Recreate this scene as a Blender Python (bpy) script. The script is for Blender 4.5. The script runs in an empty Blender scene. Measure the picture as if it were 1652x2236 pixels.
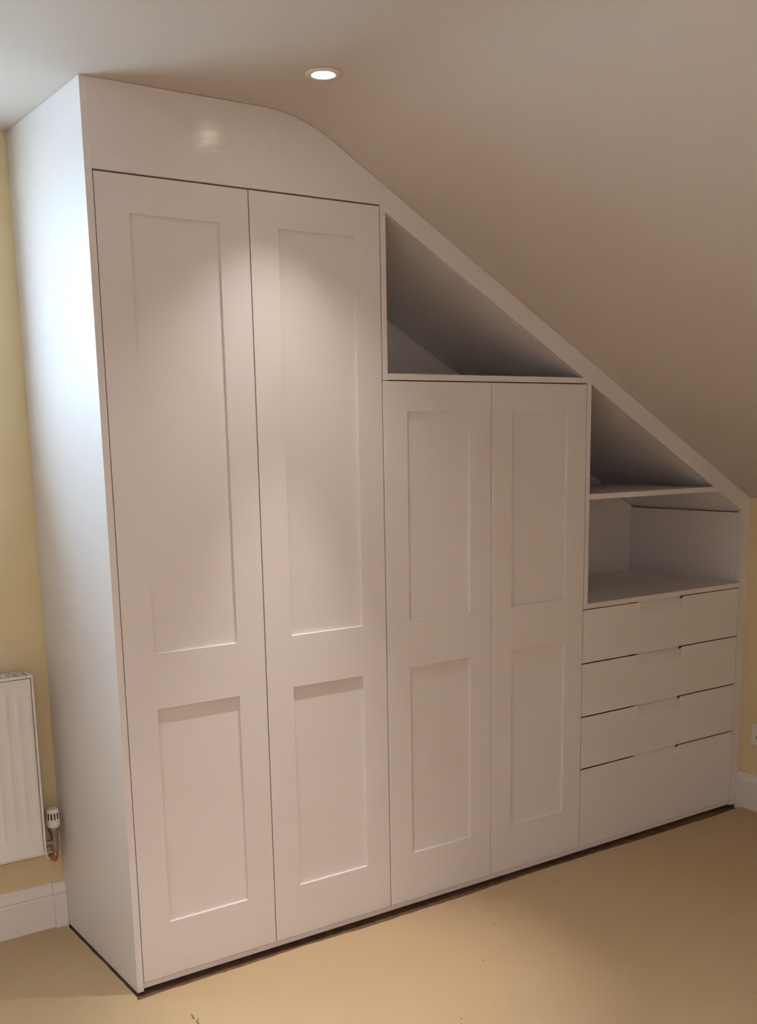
import bpy, bmesh, math, random
from mathutils import Matrix, Vector
random.seed(7)
S = bpy.context.scene
C = S.collection
R = math.radians

# ------------------------------------------------------------------ camera
W_PX, H_PX, F_PX = 1652.0, 2236.0, 2382.37
cam_d = bpy.data.cameras.new('camera'); cam = bpy.data.objects.new('camera', cam_d); C.objects.link(cam)
cam_d.sensor_fit = 'HORIZONTAL'; cam_d.sensor_width = 36.0
cam_d.lens = F_PX / W_PX * 36.0
cam_d.shift_y = (1414.1 - H_PX / 2) / W_PX
cam_d.clip_start = 0.05
cam.matrix_world = (Matrix.Translation((-0.9985, -2.6201, 1.4666)) @ Matrix.Rotation(R(-34.6379), 4, 'Z')
                    @ Matrix.Rotation(R(79.1091), 4, 'X') @ Matrix.Rotation(R(-1.0521), 4, 'Z'))
S.camera = cam

# ------------------------------------------------------------------ exposure, sky, window portal
S.view_settings.view_transform = 'Standard'
try: S.view_settings.look = 'None'
except Exception: pass
S.view_settings.gamma = 1.0
S.view_settings.use_curve_mapping = False
S.view_settings.exposure = 0.04
SKY = 135.0
LAMP_CORE, LAMP_SPILL = 100.0, 23.0     # narrow beam and wide spill of the reflector lamps
LAMP_COL = (1.0, 0.88, 0.80)

w = bpy.data.worlds.new('sky'); S.world = w; w.use_nodes = True
bg = w.node_tree.nodes['Background']
bg.inputs[0].default_value = (0.60, 0.81, 1.0, 1); bg.inputs[1].default_value = SKY

# window opening in the wall the wardrobe stands against
WX0, WX1, WZ0, WZ1 = -1.50, -0.30, 1.53, 2.17
YW = 0.566            # inner face of that wall
REV = 0.055            # reveal depth
pl = bpy.data.lights.new('window_portal', 'AREA'); pl.shape = 'RECTANGLE'
pl.size = WX1 - WX0; pl.size_y = WZ1 - WZ0
pl.cycles.is_portal = True
po = bpy.data.objects.new('window_portal', pl); C.objects.link(po)
po.location = ((WX0 + WX1) / 2, YW + REV + 0.06, (WZ0 + WZ1) / 2)
po.rotation_euler = (R(-90), 0, 0)       # faces -y, into the room

# ------------------------------------------------------------------ materials
def mat(name, col, rough=0.5, stretch=None, metal=0.0, noise=0.0, nscale=20.0, bump=0.0, bscale=200.0, col2=None, emit=None, spec=0.5, detail=3.0):
    m = bpy.data.materials.new(name); m.use_nodes = True
    nt = m.node_tree; b = nt.nodes['Principled BSDF']
    b.inputs['Base Color'].default_value = (*col, 1); b.inputs['Roughness'].default_value = rough
    b.inputs['Metallic'].default_value = metal; b.inputs['Specular IOR Level'].default_value = spec
    tc = nt.nodes.new('ShaderNodeTexCoord')
    if noise > 0:
        n = nt.nodes.new('ShaderNodeTexNoise'); n.inputs['Scale'].default_value = nscale; n.inputs['Detail'].default_value = detail
        r = nt.nodes.new('ShaderNodeValToRGB')
        c2 = col2 or tuple(c * (1 - noise) for c in col)
        r.color_ramp.elements[0].color = (*c2, 1); r.color_ramp.elements[1].color = (*col, 1)
        r.color_ramp.elements[0].position = 0.32; r.color_ramp.elements[1].position = 0.62
        nt.links.new(tc.outputs['Object'], n.inputs['Vector']); nt.links.new(n.outputs['Fac'], r.inputs['Fac'])
        nt.links.new(r.outputs['Color'], b.inputs['Base Color'])
    if bump > 0:
        n2 = nt.nodes.new('ShaderNodeTexNoise'); n2.inputs['Scale'].default_value = bscale; n2.inputs['Detail'].default_value = 4
        bp = nt.nodes.new('ShaderNodeBump'); bp.inputs['Strength'].default_value = bump; bp.inputs['Distance'].default_value = 0.002
        if stretch:
            mp = nt.nodes.new('ShaderNodeMapping'); mp.inputs['Scale'].default_value = stretch
            nt.links.new(tc.outputs['Object'], mp.inputs['Vector']); nt.links.new(mp.outputs['Vector'], n2.inputs['Vector'])
        else: nt.links.new(tc.outputs['Object'], n2.inputs['Vector'])
        nt.links.new(n2.outputs['Fac'], bp.inputs['Height'])
        nt.links.new(bp.outputs['Normal'], b.inputs['Normal'])
    if emit:
        b.inputs['Emission Color'].default_value = (*emit[0], 1); b.inputs['Emission Strength'].default_value = emit[1]
    return m
M = dict(
    paint=mat('white_satin_paint', (0.79, 0.765, 0.785), 0.34, bump=0.05, bscale=55),
    fascia=mat('white_gloss_brushed_paint', (0.79, 0.765, 0.785), 0.18, bump=0.22, bscale=30, stretch=(0.35, 1, 5)),
    ceil=mat('ceiling_emulsion', (0.63, 0.58, 0.54), 0.85, bump=0.08, bscale=120, spec=0.2),
    wall=mat('pale_yellow_emulsion', (0.76, 0.64, 0.40), 0.85, noise=0.03, nscale=6, bump=0.08, bscale=140, spec=0.2),
    wall2=mat('warm_white_emulsion', (0.76, 0.70, 0.67), 0.85, noise=0.03, nscale=6, spec=0.2),
    skirt=mat('white_skirting_gloss', (0.80, 0.77, 0.76), 0.30),
    carpet=mat('beige_carpet', (0.66, 0.505, 0.32), 0.95, noise=0.2, nscale=900, bump=0.9, bscale=1100, col2=(0.56, 0.42, 0.26), spec=0.1, detail=2),
    sub=mat('bare_floorboard', (0.22, 0.13, 0.07), 0.9, noise=0.35, nscale=30),
    scuff=mat('dark_scuff', (0.25, 0.17, 0.11), 0.95),
    rad=mat('radiator_enamel', (0.80, 0.77, 0.75), 0.35),
    dark=mat('dark_interior', (0.05, 0.045, 0.04), 0.9),
    plastic=mat('valve_white_plastic', (0.82, 0.80, 0.72), 0.4),
    brass=mat('nickel_valve_metal', (0.36, 0.30, 0.27), 0.38, metal=0.85, noise=0.25, nscale=60),
    copper=mat('copper_pipe', (0.55, 0.27, 0.14), 0.32, metal=0.95, noise=0.3, nscale=50),
    bezel=mat('downlight_white_bezel', (0.72, 0.68, 0.62), 0.35),
    refl=mat('downlight_reflector', (0.5, 0.48, 0.45), 0.4, metal=0.3),
    lens=mat('downlight_lens_lit', (1, 1, 1), 0.4, emit=((1.0, 0.88, 0.70), 36.0)),
    upvc=mat('white_window_frame', (0.82, 0.82, 0.82), 0.35),
    ground=mat('garden_ground', (0.035, 0.035, 0.032), 0.95),
)
gl = bpy.data.materials.new('window_glass'); gl.use_nodes = True
_b = gl.node_tree.nodes['Principled BSDF']
_b.inputs['Base Color'].default_value = (1, 1, 1, 1); _b.inputs['Roughness'].default_value = 0.0
_b.inputs['Transmission Weight'].default_value = 1.0; _b.inputs['IOR'].default_value = 1.0; _b.inputs['Specular IOR Level'].default_value = 0.0
M['glass'] = gl

# ------------------------------------------------------------------ helpers
def tag(o, label=None, cat=None, group=None, kind=None):
    if label: o['label'] = label
    if cat: o['category'] = cat
    if group: o['group'] = group
    if kind: o['kind'] = kind
    return o
def link(name, me, m=None, parent=None, smooth=False, bevel=0.0, seg=2):
    o = bpy.data.objects.new(name, me); C.objects.link(o)
    if m: me.materials.append(M[m])
    if smooth:
        for p in me.polygons: p.use_smooth = True
    if bevel:
        b = o.modifiers.new('bevel', 'BEVEL'); b.width = bevel; b.segments = seg; b.limit_method = 'ANGLE'; b.angle_limit = R(35)
    if parent:
        o.parent = parent; o.matrix_parent_inverse = parent.matrix_basis.inverted()
    return o
def obj(name, bm, m=None, parent=None, smooth=False, bevel=0.0, recalc=True, seg=2):
    if recalc: bmesh.ops.recalc_face_normals(bm, faces=bm.faces)
    me = bpy.data.meshes.new(name); bm.to_mesh(me); bm.free()
    return link(name, me, m, parent, smooth, bevel, seg)
def empty(name, loc, label, cat, group=None):
    o = bpy.data.objects.new(name, None); C.objects.link(o); o.location = loc; o.empty_display_size = 0.05
    return tag(o, label, cat, group)
def add_box(bm, x0, x1, y0, y1, z0, z1):
    v = [bm.verts.new(p) for p in ((x0,y0,z0),(x1,y0,z0),(x1,y1,z0),(x0,y1,z0),(x0,y0,z1),(x1,y0,z1),(x1,y1,z1),(x0,y1,z1))]
    for f in ((0,3,2,1),(4,5,6,7),(0,1,5,4),(1,2,6,5),(2,3,7,6),(3,0,4,7)): bm.faces.new([v[i] for i in f])
def box(name, b, m, parent=None, bevel=0.0):
    bm = bmesh.new(); add_box(bm, *b); return obj(name, bm, m, parent, bevel=bevel)
def add_prism(bm, pts, a, b, axis):
    """extrude a closed outline between a and b: axis 'y' outline is (x,z), 'x' outline is (y,z), 'z' outline is (x,y)"""
    def P(p, t):
        return {'y': (p[0], t, p[1]), 'x': (t, p[0], p[1]), 'z': (p[0], p[1], t)}[axis]
    A = [bm.verts.new(P(p, a)) for p in pts]; B = [bm.verts.new(P(p, b)) for p in pts]
    n = len(pts)
    fs = [bm.faces.new(A), bm.faces.new(B[::-1])]
    for i in range(n): bm.faces.new((A[i], B[i], B[(i+1) % n], A[(i+1) % n]))
    bm.normal_update()
    bmesh.ops.triangulate(bm, faces=fs, ngon_method='EAR_CLIP')
def prism(name, pts, a, b, axis, m, parent=None, bevel=0.0):
    bm = bmesh.new(); add_prism(bm, pts, a, b, axis); return obj(name, bm, m, parent, bevel=bevel)
def add_lathe(bm, prof, n=32, center=(0,0,0), axis='z', caps=False):
    rings = []
    for r, h in prof:
        ring = []
        for i in range(n):
            a = 2 * math.pi * i / n
            c, s = r * math.cos(a), r * math.sin(a)
            p = {'z': (c, s, h), 'x': (h, c, s), 'y': (c, h, s)}[axis]
            ring.append(bm.verts.new((p[0]+center[0], p[1]+center[1], p[2]+center[2])))
        rings.append(ring)
    for k in range(len(rings) - 1):
        for i in range(n): bm.faces.new((rings[k][i], rings[k][(i+1) % n], rings[k+1][(i+1) % n], rings[k+1][i]))
    if caps:
        bm.faces.new(rings[0][::-1]); bm.faces.new(rings[-1])
def add_tube(bm, pts, r, n=16, caps=True):
    pts = [Vector(p) for p in pts]; rings = []
    up = Vector((0.123, 0.3, 0.9)).normalized()
    for i, p in enumerate(pts):
        t = (pts[min(i+1, len(pts)-1)] - pts[max(i-1, 0)]).normalized()
        a = t.cross(up).normalized()
        if i and a.dot(last) < 0: a = -a
        b = t.cross(a).normalized(); last = a
        rings.append([bm.verts.new(p + r * (math.cos(2*math.pi*k/n) * a + math.sin(2*math.pi*k/n) * b)) for k in range(n)])
    for k in range(len(rings) - 1):
        for i in range(n): bm.faces.new((rings[k][i], rings[k][(i+1) % n], rings[k+1][(i+1) % n], rings[k+1][i]))
    if caps: bm.faces.new(rings[0][::-1]); bm.faces.new(rings[-1])

# ------------------------------------------------------------------ the room
XL, XR, YF, H = -2.45, 2.540, -4.10, 2.303
SL = 0.5585                                   # fall of the sloping ceiling per metre
def soffit(x): return 2.083 - SL * (x - 0.862)   # lower edge of the scribe board
def slope(x): return 2.153 - SL * (x - 0.862)    # sloping ceiling itself
KX = 0.862 - (H - 2.153) / SL                 # where flat and slope would meet
ang = math.atan(SL); FR = 0.46; tl = FR * math.tan(ang / 2)
curve = [(KX - tl + FR * math.sin(a), H - FR + FR * math.cos(a)) for a in [ang * i / 14 for i in range(15)]]

# carpet, cut back with a ragged edge along the front and the side of the wardrobe
def ragged(n, amp): 
    out = []; d = 0
    for i in range(n):
        d = 0.72 * d + random.uniform(-amp, amp); out.append(d)
    return out
edge = []
N1 = 150; rg = ragged(N1, 0.0016)
for i in range(N1):
    x = XR + (-0.014 - XR) * i / (N1 - 1)
    edge.append((x, -0.029 + 0.004 * math.sin(x * 5.1) + rg[i]))
N2 = 60; rg = ragged(N2, 0.0007)
for i in range(1, N2):
    edge.append((-0.0075 + rg[i] * (i < N2 - 1), -0.022 + (0.600 + 0.022) * i / (N2 - 1)))
bm = bmesh.new()
add_prism(bm, [(XL-0.1, YF-0.1), (XR+0.0, YF-0.1)] + edge + [(XL-0.1, 0.600)], -0.012, 0.0, 'z')
floor = tag(obj('floor', bm, 'carpet'), 'beige cut pile carpet with a ragged cut edge along the wardrobe', kind='structure')
bm = bmesh.new(); add_box(bm, XL-0.2, XR+0.2, YF-0.2, 0.9, -0.09, -0.0115)
obj('subfloor', bm, 'sub', floor)
# scuffs and specks trodden into the carpet: short dark slivers lying in the pile
def scuff(x, y, l, wd, a):
    bm = bmesh.new(); ca, sa = math.cos(a), math.sin(a)
    prof = [(-l/2, 0), (-l*0.2, wd*0.5), (l*0.3, wd*0.45), (l/2, 0.0), (l*0.2, -wd*0.4), (-l*0.25, -wd*0.35)]
    add_prism(bm, [(x + p*ca - q*sa, y + p*sa + q*ca) for p, q in prof], -0.001, 0.0009, 'z')
    return obj('scuff_mark', bm, 'scuff', floor)
scuff(0.0685, -0.197, 0.034, 0.006, R(-100)); scuff(0.066, -0.232, 0.028, 0.006, R(-96)); scuff(0.074, -0.217, 0.008, 0.005, R(20))
for x, y in ((0.87, -0.41), (0.62, -0.62), (1.30, -1.02), (1.33, -0.98), (1.42, -0.13), (1.05, -0.25)):
    scuff(x, y, 0.007, 0.004, random.uniform(0, 3))

# ceiling: flat, rolling over into the slope
ce = [(XL-0.1, H)] + curve + [(XR+0.1, slope(XR+0.1)), (XR+0.1, slope(XR+0.1)+0.16), (KX, H+0.16), (XL-0.1, H+0.16)]
bm = bmesh.new(); add_prism(bm, ce, YF-0.1, YW+0.1, 'y')
ceiling = tag(obj('ceiling', bm, 'ceil'), 'white flat ceiling curving into a slope down to the right wall', kind='structure')

# walls
t = 0.16
bm = bmesh.new()
add_box(bm, XL-t, WX0, YW, YW+t, -0.09, H+0.1); add_box(bm, WX1, XR+t, YW, YW+t, -0.09, H+0.1)
add_box(bm, WX0, WX1, YW, YW+t, -0.09, WZ0); add_box(bm, WX0, WX1, YW, YW+t, WZ1, H+0.1)
tag(obj('wall_back', bm, 'wall'), 'pale yellow wall behind radiator and wardrobe', kind='structure')
tag(box('wall_right', (XR, XR+t, YF-t, YW+0.05, -0.09, 1.6), 'wall'), 'pale yellow low wall under the sloping ceiling', kind='structure')
tag(box('wall_left', (XL-t, XL, YF-t, YW+0.05, -0.09, H+0.1), 'wall2'), 'warm white side wall of the room', kind='structure')
tag(box('wall_front', (XL-t, XR+t, YF-t, YF, -0.09, H+0.1), 'wall2'), 'warm white wall facing the wardrobe', kind='structure')

# skirting profile: distance from the wall, height
SK = [(0, -0.01), (0.0175, -0.01), (0.0175, 0.098), (0.0150, 0.101), (0.0150, 0.104), (0.0170, 0.108), (0.0165, 0.116), (0.0120, 0.124), (0.0085, 0.129), (0.0080, 0.138), (0.0065, 0.141), (0, 0.141)]
bb = prism('baseboard_back', [(YW - d, z) for d, z in SK], XL, 0.0, 'x', 'skirt'); tag(bb, 'white moulded skirting under the radiator', kind='structure')
blk = prism('skirting_return', [(YW - 0.0 - (d + 0.010 if d > 0 else 0), z + 0.001) for d, z in SK], -0.040, -0.001, 'x', 'skirt', bb)
bbr = prism('baseboard_right', [(XR - d, z) for d, z in SK], YF, -0.001, 'y', 'skirt'); tag(bbr, 'white moulded skirting on the low yellow wall', kind='structure')
bbl = prism('baseboard_left', [(XL + d, z) for d, z in SK], YF, YW, 'y', 'skirt'); tag(bbl, 'white moulded skirting on the side wall', kind='structure')

# window above the radiator
win = bpy.data.objects.new('window_1', None); C.objects.link(win); win.location = ((WX0+WX1)/2, YW, WZ0)
tag(win, 'white two light window in a plastered reveal above the radiator', kind='structure')
yf0, yf1 = YW + REV - 0.03, YW + REV + 0.03
bm = bmesh.new()
add_box(bm, WX0, WX1, yf0, yf1, WZ0, WZ0+0.05); add_box(bm, WX0, WX1, yf0, yf1, WZ1-0.05, WZ1)
add_box(bm, WX0, WX0+0.05, yf0, yf1, WZ0+0.05, WZ1-0.05); add_box(bm, WX1-0.05, WX1, yf0, yf1, WZ0+0.05, WZ1-0.05)
xm = (WX0+WX1)/2; add_box(bm, xm-0.035, xm+0.035, yf0, yf1, WZ0+0.05, WZ1-0.05)
obj('window_frame', bm, 'upvc', win)
for a, b in ((WX0+0.05, xm-0.035), (xm+0.035, WX1-0.05)):
    box('pane', (a, b, YW+REV-0.004, YW+REV+0.004, WZ0+0.05, WZ1-0.05), 'glass', win)
box('window_sill', (WX0-0.03, WX1+0.03, YW-0.025, YW+REV-0.03, WZ0-0.02, WZ0+0.002), 'skirt', win, bevel=0.004)
tag(box('ground', (-60, 60, 0.9, 120, -3.2, -3.0), 'ground'), 'dark garden ground outside the window', kind='structure')

# ------------------------------------------------------------------ fitted wardrobe
T = 0.018
def make_door(parent, x0, x1, z0, z1, rails):
    """shaker door: one frame with two openings, and two sunk panels"""
    st = 0.0845
    xs = [x0, x0+st, x1-st, x1]; zs = [z0] + rails + [z1]
    bm = bmesh.new(); V = {}
    def v(i, k, y):
        key = (i, k, y)
        if key not in V: V[key] = bm.verts.new((xs[i], y, zs[k]))
        return V[key]
    holes = {(1, 1), (1, 3)}
    Y0, Y1 = 0.0, 0.021
    for i in range(3):
        for k in range(5):
            if (i, k) in holes:
                c = [(i,k),(i+1,k),(i+1,k+1),(i,k+1)]
                for a in range(4):
                    p, q = c[a], c[(a+1) % 4]
                    bm.faces.new((v(*p, Y0), v(*q, Y0), v(*q, Y1), v(*p, Y1)))
            else:
                for y in (Y0, Y1): bm.faces.new((v(i,k,y), v(i+1,k,y), v(i+1,k+1,y), v(i,k+1,y)))
    for i in range(3):
        for k in (0, 5): bm.faces.new((v(i,k,Y0), v(i+1,k,Y0), v(i+1,k,Y1), v(i,k,Y1)))
    for k in range(5):
        for i in (0, 3): bm.faces.new((v(i,k,Y0), v(i,k+1,Y0), v(i,k+1,Y1), v(i,k,Y1)))
    d = obj('door', bm, 'paint', parent, bevel=0.0011)
    for a, b in ((1, 2), (3, 4)):
        box('panel', (xs[1]-0.004, xs[2]+0.004, 0.0085, 0.0155, zs[a]-0.004, zs[b]+0.004), 'paint', d)
    return d

# tall unit
tall = empty('tall_cabinet', (0.43, 0.28, 0.0), 'tall white wardrobe cabinet with two full height shaker doors beside the radiator', 'wardrobe', None)
GZ = 2.1008
prism('end_panel', [(0.0, 0.003), (YW-0.001, 0.003), (YW-0.001, H-0.001), (0.0, H-0.001)], 0.0, T, 'x', 'paint', tall)
box('back_panel', (T, 0.8435, YW-0.008, YW-0.002, 0.026, 2.13), 'paint', tall)
box('base_board', (T, 0.8435, 0.024, YW-0.008, 0.026, 0.044), 'paint', tall)
box('top_board', (T, 0.8435, 0.024, YW-0.008, 2.085, 2.103), 'paint', tall)
ZB = 0.0265
make_door(tall, 0.0207, 0.4300, ZB, 2.0967, [0.180, 0.776, 0.925, 2.009])
make_door(tall, 0.4330, 0.8407, ZB, 2.0967, [0.180, 0.776, 0.925, 2.009])

# middle unit with the larger open corner on top
mid = empty('mid_cabinet', (1.27, 0.28, 0.0), 'white wardrobe cabinet with two shorter shaker doors under the larger open triangle', 'cabinet', None)
prism('side_panel', [(0.022, 0.026), (YW-0.002, 0.026), (YW-0.002, 2.075), (0.0, 2.075), (0.0, 1.6275), (0.022, 1.6275)], 0.8435, 0.8610, 'x', 'paint', mid)
lx = lambda z: 0.862 + (2.083 - z) / SL
prism('top_board', [(0.8612, 1.6290), (1.6620, 1.6290), (1.6620, soffit(1.6620)), (lx(1.6465), 1.6465), (0.8612, 1.6465)], 0.0, YW-0.009, 'y', 'paint', mid)
box('carcass_side', (1.6445, 1.6620, 0.024, YW-0.009, 0.026, 1.6285), 'paint', mid)
box('base_board', (0.8612, 1.6445, 0.024, YW-0.009, 0.026, 0.044), 'paint', mid)
prism('back_panel', [(0.8612, 0.026), (1.6620, 0.026), (1.6620, soffit(1.6620)), (0.8612, soffit(0.8612))], YW-0.009, YW-0.002, 'y', 'paint', mid)
prism('soffit_lining', [(0.8612, soffit(0.8612)), (1.6620, soffit(1.6620)), (1.6620, soffit(1.6620)+0.013), (0.8612, soffit(0.8612)+0.0130)], 0.0185, YW-0.002, 'y', 'paint', mid)
make_door(mid, 0.8440, 1.2493, ZB, 1.6258, [0.180, 0.777, 0.924, 1.540])
make_door(mid, 1.2515, 1.6595, ZB, 1.6258, [0.180, 0.777, 0.924, 1.540])

# drawer unit with an open shelf corner above it
dru = empty('drawer_unit', (2.08, 0.28, 0.0), 'low white chest of four handleless drawers with open shelf corner above', 'drawers', None)
XD0, XD1 = 1.6625, 2.4915
prism('side_panel', [(1.6625, 0.8975), (1.6805, 0.8975), (1.6805, soffit(1.6805)), (1.6625, soffit(1.6625))], 0.0, YW-0.009, 'y', 'paint', dru)
box('top_board', (XD0, XD1+0.0015, 0.0, YW-0.009, 0.8795, 0.8970), 'paint', dru)
prism('shelf', [(1.6808, 1.2500), (lx(1.2500), 1.2500), (lx(1.2675), 1.2675), (1.6808, 1.2675)], 0.0, YW-0.010, 'y', 'paint', dru)
prism('back_panel', [(1.6808, 0.8975), (2.5080, 0.8975), (2.5080, soffit(2.508)), (1.6808, soffit(1.6808))], YW-0.009, YW-0.002, 'y', 'paint', dru)
box('inner_side', (2.4935, 2.5090, 0.0190, YW-0.009, 0.026, soffit(2.5090)-0.001), 'paint', dru)
prism('soffit_lining', [(1.6808, soffit(1.6808)+0.0005), (2.5080, soffit(2.5080)+0.0005), (2.5080, soffit(2.508)+0.013), (1.6875, soffit(1.6808)+0.010)], 0.0185, YW-0.002, 'y', 'paint', dru)
box('base_board', (1.6625, 2.4930, 0.024, YW-0.009, 0.026, 0.044), 'paint', dru)
box('carcass_back', (1.6625, 2.4930, YW-0.009, YW-0.003, 0.026, 0.879), 'paint', dru)
NX0, NX1, ND = 1.9470, 2.1730, 0.0370
for z0, z1 in ((0.6915, 0.8768), (0.5025, 0.6880), (0.3140, 0.4990), (ZB, 0.3105)):
    out = [(XD0, z0), (XD1, z0), (XD1, z1), (NX1, z1), (NX1, z1-ND), (NX0, z1-ND), (NX0, z1), (XD0, z1)]
    d = prism('drawer', out, 0.0, 0.020, 'y', 'paint', dru, bevel=0.0008)
    for v in d.data.vertices:
        if v.co.y > 0.01 and v.co.z > z1 - 0.001: v.co.z -= 0.022
    prism('finger_pull', [(0.0015, z1-ND-0.001), (0.0200, z1-ND-0.001), (0.0200, z1-0.0005), (0.0165, z1-0.0005)], NX0-0.001, NX1+0.001, 'x', 'paint', d)

# scribe fascia: over the tall doors, along the slope and down the right hand wall
fo = [(T+0.0001, GZ), (0.8425, GZ), (0.8425, 2.0755), (0.8612, 2.0755), (0.8612, soffit(0.8612)), (2.4935, soffit(2.4935)), (2.4935, 0.006), (XR-0.001, 0.006), (XR-0.001, slope(XR-0.001)-0.001)]
fo += [(x, z-0.001) for x, z in reversed(curve)] + [(T+0.0001, H-0.001)]
fas = tag(prism('scribe_fascia', fo, 0.0, T, 'y', 'fascia'), 'white painted fascia board scribed to the curved and sloping ceiling above the wardrobe', 'fascia')

# plinth: set back a little under the doors
tag(box('plinth', (T+0.0003, 2.4930, 0.0040, 0.0220, 0.0085, 0.0240), 'paint', bevel=0.001), 'low white plinth strip under the doors and drawers', 'plinth')

# ------------------------------------------------------------------ radiator
RX1, RX0 = -0.0735, -1.17
RY0, RY1 = 0.4660, 0.5430
RZ0, RZ1 = 0.2720, 0.8150
rad = empty('radiator', ((RX0+RX1)/2, RY1, RZ0), 'white double panel radiator on the yellow wall below the window', 'radiator')
# fluted front panel as a height field
bm = bmesh.new(); pitch = 0.0333
nx = int((RX1 - RX0 - 0.014) / 0.0033); zs = [RZ0+0.004, RZ0+0.035, RZ0+0.045, RZ0+0.053, RZ0+0.061, RZ0+0.07]
zs += [RZ0+0.07 + (RZ1-RZ0-0.14) * i / 6 for i in range(1, 6)] + [RZ1-0.07, RZ1-0.061, RZ1-0.053, RZ1-0.045, RZ1-0.035, RZ1-0.0095]
grid = []
for iz, z in enumerate(zs):
    f = max(0.0, min(1.0, min(z - RZ0 - 0.035, RZ1 - 0.035 - z) / 0.035)); f = f * f * (3 - 2 * f)
    row = []
    for i in range(nx + 1):
        x = RX0 + 0.0085 + (RX1 - RX0 - 0.017) * i / nx
        u = ((RX1 - x) / pitch) % 1.0
        g = 0.5 - 0.5 * math.cos(2 * math.pi * u); g = g * g
        row.append(bm.verts.new((x, RY0 + 0.0025 + 0.0024 * f * (1 - g), z)))
    grid.append(row)
for a in range(len(zs) - 1):
    for i in range(nx): bm.faces.new((grid[a][i], grid[a][i+1], grid[a+1][i+1], grid[a+1][i]))
ext = bmesh.ops.extrude_face_region(bm, geom=bm.faces[:])
for e in ext['geom']:
    if isinstance(e, bmesh.types.BMVert): e.co.y = RY0 + 0.011
obj('front_panel', bm, 'rad', rad, smooth=False)
box('rear_panel', (RX0+0.006, RX1-0.006, RY1-0.010, RY1, RZ0+0.004, RZ1-0.006), 'rad', rad)
for a, b in ((RX1-0.0062, RX1), (RX0, RX0+0.0062)):
    box('side_cover', (a, b, RY0, RY1, RZ0, RZ1), 'rad', rad, bevel=0.0018)
box('top_rim', (RX0+0.0064, RX1-0.0064, RY0, RY0+0.0060, RZ1-0.0075, RZ1), 'rad', rad, bevel=0.0015)
box('bottom_rim', (RX0+0.0064, RX1-0.0064, RY0+0.0005, RY0+0.0060, RZ0, RZ0+0.0035), 'rad', rad)
# grille with alternating long and double slots
bm = bmesh.new(); ga, gb = RY0+0.0062, RY1-0.001
add_box(bm, RX0+0.0064, RX1-0.0064, gb-0.009, gb, RZ1-0.0035, RZ1)
add_box(bm, RX0+0.0064, RX1-0.0064, ga, ga+0.005, RZ1-0.0035, RZ1)
x = RX1 - 0.0064; k = 0
while x > RX0 + 0.03:
    add_box(bm, x-0.0050, x, ga+0.005, gb-0.009, RZ1-0.0035, RZ1)
    if k % 2:
        add_box(bm, x-0.0120, x-0.0050, ga+0.026, gb-0.032, RZ1-0.0035, RZ1)
    x -= 0.0120; k += 1
obj('top_grille', bm, 'rad', rad)
box('grille_shade_box', (RX0+0.008, RX1-0.008, RY0+0.0125, RY1-0.0105, RZ0+0.02, RZ1-0.012), 'dark', rad)  # dark box paints in the shade seen through the grille slots
for xx in (RX0+0.18, RX1-0.18): box('wall_bracket', (xx-0.015, xx+0.015, RY1, YW-0.002, RZ0+0.06, RZ1-0.06), 'rad', rad)

# thermostatic valve
VX, VY = -0.0365, 0.5050
val = empty('radiator_valve', (VX, VY, 0.2350), 'white thermostatic valve head on a metal body with copper pipe beside the radiator', 'valve')
bm = bmesh.new()
add_lathe(bm, [(0.0, 0.3950), (0.0130, 0.3950), (0.0165, 0.3935), (0.0180, 0.3900), (0.0190, 0.3840)], 36, (VX, VY, 0))
# slatted band: every other facet pair pulled in
N = 36
top = [bm.verts.new((VX+0.0190*math.cos(2*math.pi*i/N), VY+0.0190*math.sin(2*math.pi*i/N), 0.3840)) for i in range(N)]
def ringz(z, deep):
    out = []
    for i in range(N):
        r = (0.0192 + (0.384 - z) * 0.04) - (0.0060 if (deep and i % 3 == 0) else 0.0)
        out.append(bm.verts.new((VX+r*math.cos(2*math.pi*i/N), VY+r*math.sin(2*math.pi*i/N), z)))
    return out
rs = [top, ringz(0.3835, True), ringz(0.3640, True), ringz(0.3632, False), ringz(0.3580, False)]
for a in range(4):
    for i in range(N): bm.faces.new((rs[a][i], rs[a][(i+1) % N], rs[a+1][(i+1) % N], rs[a+1][i]))
add_lathe(bm, [(0.0202, 0.3580), (0.0205, 0.3480), (0.0195, 0.3420), (0.0170, 0.3385), (0.0, 0.3385)], 36, (VX, VY, 0))
head = obj('valve_head', bm, 'plastic', val)
bm = bmesh.new()
for i in range(0, N, 3):                                   # dark slots between the slats
    a = 2 * math.pi * i / N; ca, sa = math.cos(a), math.sin(a)
    q = []
    for r in (0.0140, 0.0194):
        for s in (-0.0011, 0.0011):
            q.append((VX + r*ca - s*sa, VY + r*sa + s*ca))
    add_prism(bm, [q[0], q[1], q[3], q[2]], 0.3645, 0.3828, 'z')
obj('head_slots', bm, 'dark', head)
bm = bmesh.new(); add_lathe(bm, [(0.0, 0.3385), (0.0168, 0.3385), (0.0172, 0.3350), (0.0172, 0.3260), (0.0150, 0.3240), (0.0, 0.3240)], 28, (VX, VY, 0))
obj('collar_nut', bm, 'brass', val)
bm = bmesh.new()
add_lathe(bm, [(0.0, 0.3240), (0.0125, 0.3240), (0.0125, 0.3120), (0.0110, 0.3080), (0.0115, 0.2960), (0.0125, 0.2900), (0.0125, 0.2760), (0.0, 0.2760)], 24, (VX, VY, 0))
obj('valve_body', bm, 'brass', val, smooth=False)
bm = bmesh.new()
add_lathe(bm, [(0.0, RX1+0.001), (0.0080, RX1+0.001), (0.0080, -0.0680), (0.0130, -0.0675), (0.0130, -0.0600), (0.0108, -0.0590), (0.0108, -0.0440), (0.0, -0.0440)], 6, (0, VY, 0.2880), axis='x')
obj('union_nut', bm, 'brass', val)
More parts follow.
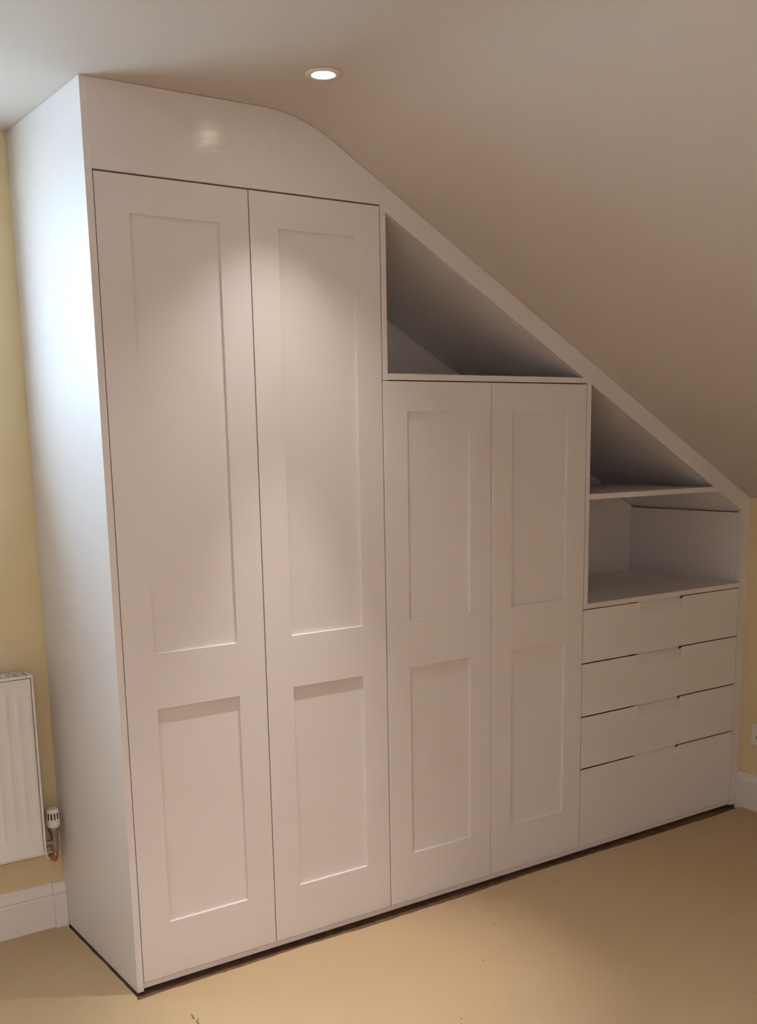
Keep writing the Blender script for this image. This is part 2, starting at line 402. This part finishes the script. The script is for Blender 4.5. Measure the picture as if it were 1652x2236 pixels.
bm = bmesh.new(); add_lathe(bm, [(0.0, 0.2770), (0.0128, 0.2770), (0.0128, 0.2650), (0.0105, 0.2635), (0.0, 0.2635)], 6, (VX, VY, 0))
obj('compression_nut', bm, 'brass', val)
bm = bmesh.new()
pp = [(VX, VY, 0.2650), (VX, VY, 0.2480)]
for i in range(1, 9):
    a = R(90) * i / 8; pp.append((VX, VY + 0.018 * (1 - math.cos(a)), 0.2480 - 0.018 * math.sin(a)))
pp.append((VX, YW+0.002, 0.2300))
add_tube(bm, pp, 0.0078, 18); obj('copper_pipe', bm, 'copper', val, smooth=True)
bm = bmesh.new(); add_lathe(bm, [(0.0075, YW-0.001), (0.0140, YW-0.001), (0.0135, YW-0.006), (0.0082, YW-0.0085)], 24, (VX, 0, 0.2300), axis='y')
obj('pipe_collar', bm, 'plastic', val)

# ------------------------------------------------------------------ socket on the low wall
soc = empty('wall_socket', (XR, -0.14, 0.305), 'white double wall socket on the low yellow wall', 'socket')
box('face_plate', (XR-0.0095, XR, -0.205, -0.059, 0.2620, 0.3480), 'plastic', soc, bevel=0.003)
for cy in (-0.096, -0.168):
    for dy, z in ((0.0, 0.318), (-0.011, 0.296), (0.011, 0.296)): box('pin_hole', (XR-0.0099, XR-0.009, cy+dy-0.0035, cy+dy+0.0035, z-0.004, z+0.004), 'dark', soc)

# ------------------------------------------------------------------ recessed downlights: the first is real, the others are added fill
cutters = []
def downlight(x, y, label, beams):
    d = empty('downlight', (x, y, H), label, 'downlight', None)
    bm = bmesh.new(); add_lathe(bm, [(0.0425, H-0.0005), (0.0435, H-0.0025), (0.0425, H-0.0045), (0.0300, H-0.0058), (0.0275, H-0.0050), (0.0265, H+0.0040), (0.0425, H-0.0005)], 48, (x, y, 0))
    obj('bezel', bm, 'bezel', d, smooth=True)
    bm = bmesh.new(); add_lathe(bm, [(0.0262, H+0.001), (0.0255, H+0.012), (0.0230, H+0.030)], 48, (x, y, 0))
    obj('reflector', bm, 'refl', d, smooth=True, recalc=False)
    bm = bmesh.new(); add_lathe(bm, [(0.0001, H-0.0048), (0.0120, H-0.0044), (0.0190, H-0.0030), (0.0232, H-0.0002), (0.0240, H+0.0060)], 40, (x, y, 0))
    obj('lens', bm, 'lens', d, smooth=True)
    bm = bmesh.new(); add_lathe(bm, [(0.0370, H-0.02), (0.0370, H+0.09)], 40, (x, y, 0), caps=True)
    c = obj('cut', bm, 'dark'); cutters.append(c)
    bm = bmesh.new(); add_lathe(bm, [(0.0365, H+0.001), (0.0365, H+0.088), (0.0001, H+0.0885)], 32, (x, y, 0))
    obj('can', bm, 'dark', d)
    for power, size in beams:
        l = bpy.data.lights.new('downlight_beam', 'SPOT'); l.energy = power; l.color = LAMP_COL; l.spot_size = R(size); l.spot_blend = 1.0; l.shadow_soft_size = 0.010
        lo = bpy.data.objects.new('downlight_beam', l); C.objects.link(lo); lo.location = (x, y, H - 0.012)
        lo.parent = d; lo.matrix_parent_inverse = d.matrix_basis.inverted()
    return d
downlight(0.478, -0.300, 'lit recessed downlight in flat ceiling in front of the tall wardrobe doors', [(LAMP_CORE, 40), (LAMP_SPILL, 90)])
downlight(-0.300, -3.600, 'added unseen fill downlight in flat ceiling close to the facing wall', [(130.0, 150)])  # added out of view: lights the facing wall so it bounces onto the wardrobe
downlight(-1.600, -3.600, 'added unseen fill downlight in flat ceiling in the far corner of the room', [(130.0, 150)])  # second added lamp behind the camera for the same bounced fill
downlight(-1.300, -1.100, 'added unseen fill downlight in the middle of the flat ceiling', [(55.0, 120)])  # added fill lamp to lift the side panel and the floor at left
for c in cutters:
    b = ceiling.modifiers.new('hole', 'BOOLEAN'); b.operation = 'DIFFERENCE'; b.object = c; b.solver = 'EXACT'
bpy.context.view_layer.update()
dg = bpy.context.evaluated_depsgraph_get()
nm = bpy.data.meshes.new_from_object(ceiling.evaluated_get(dg))
ceiling.modifiers.clear(); ceiling.data = nm
for c in cutters: bpy.data.objects.remove(c)
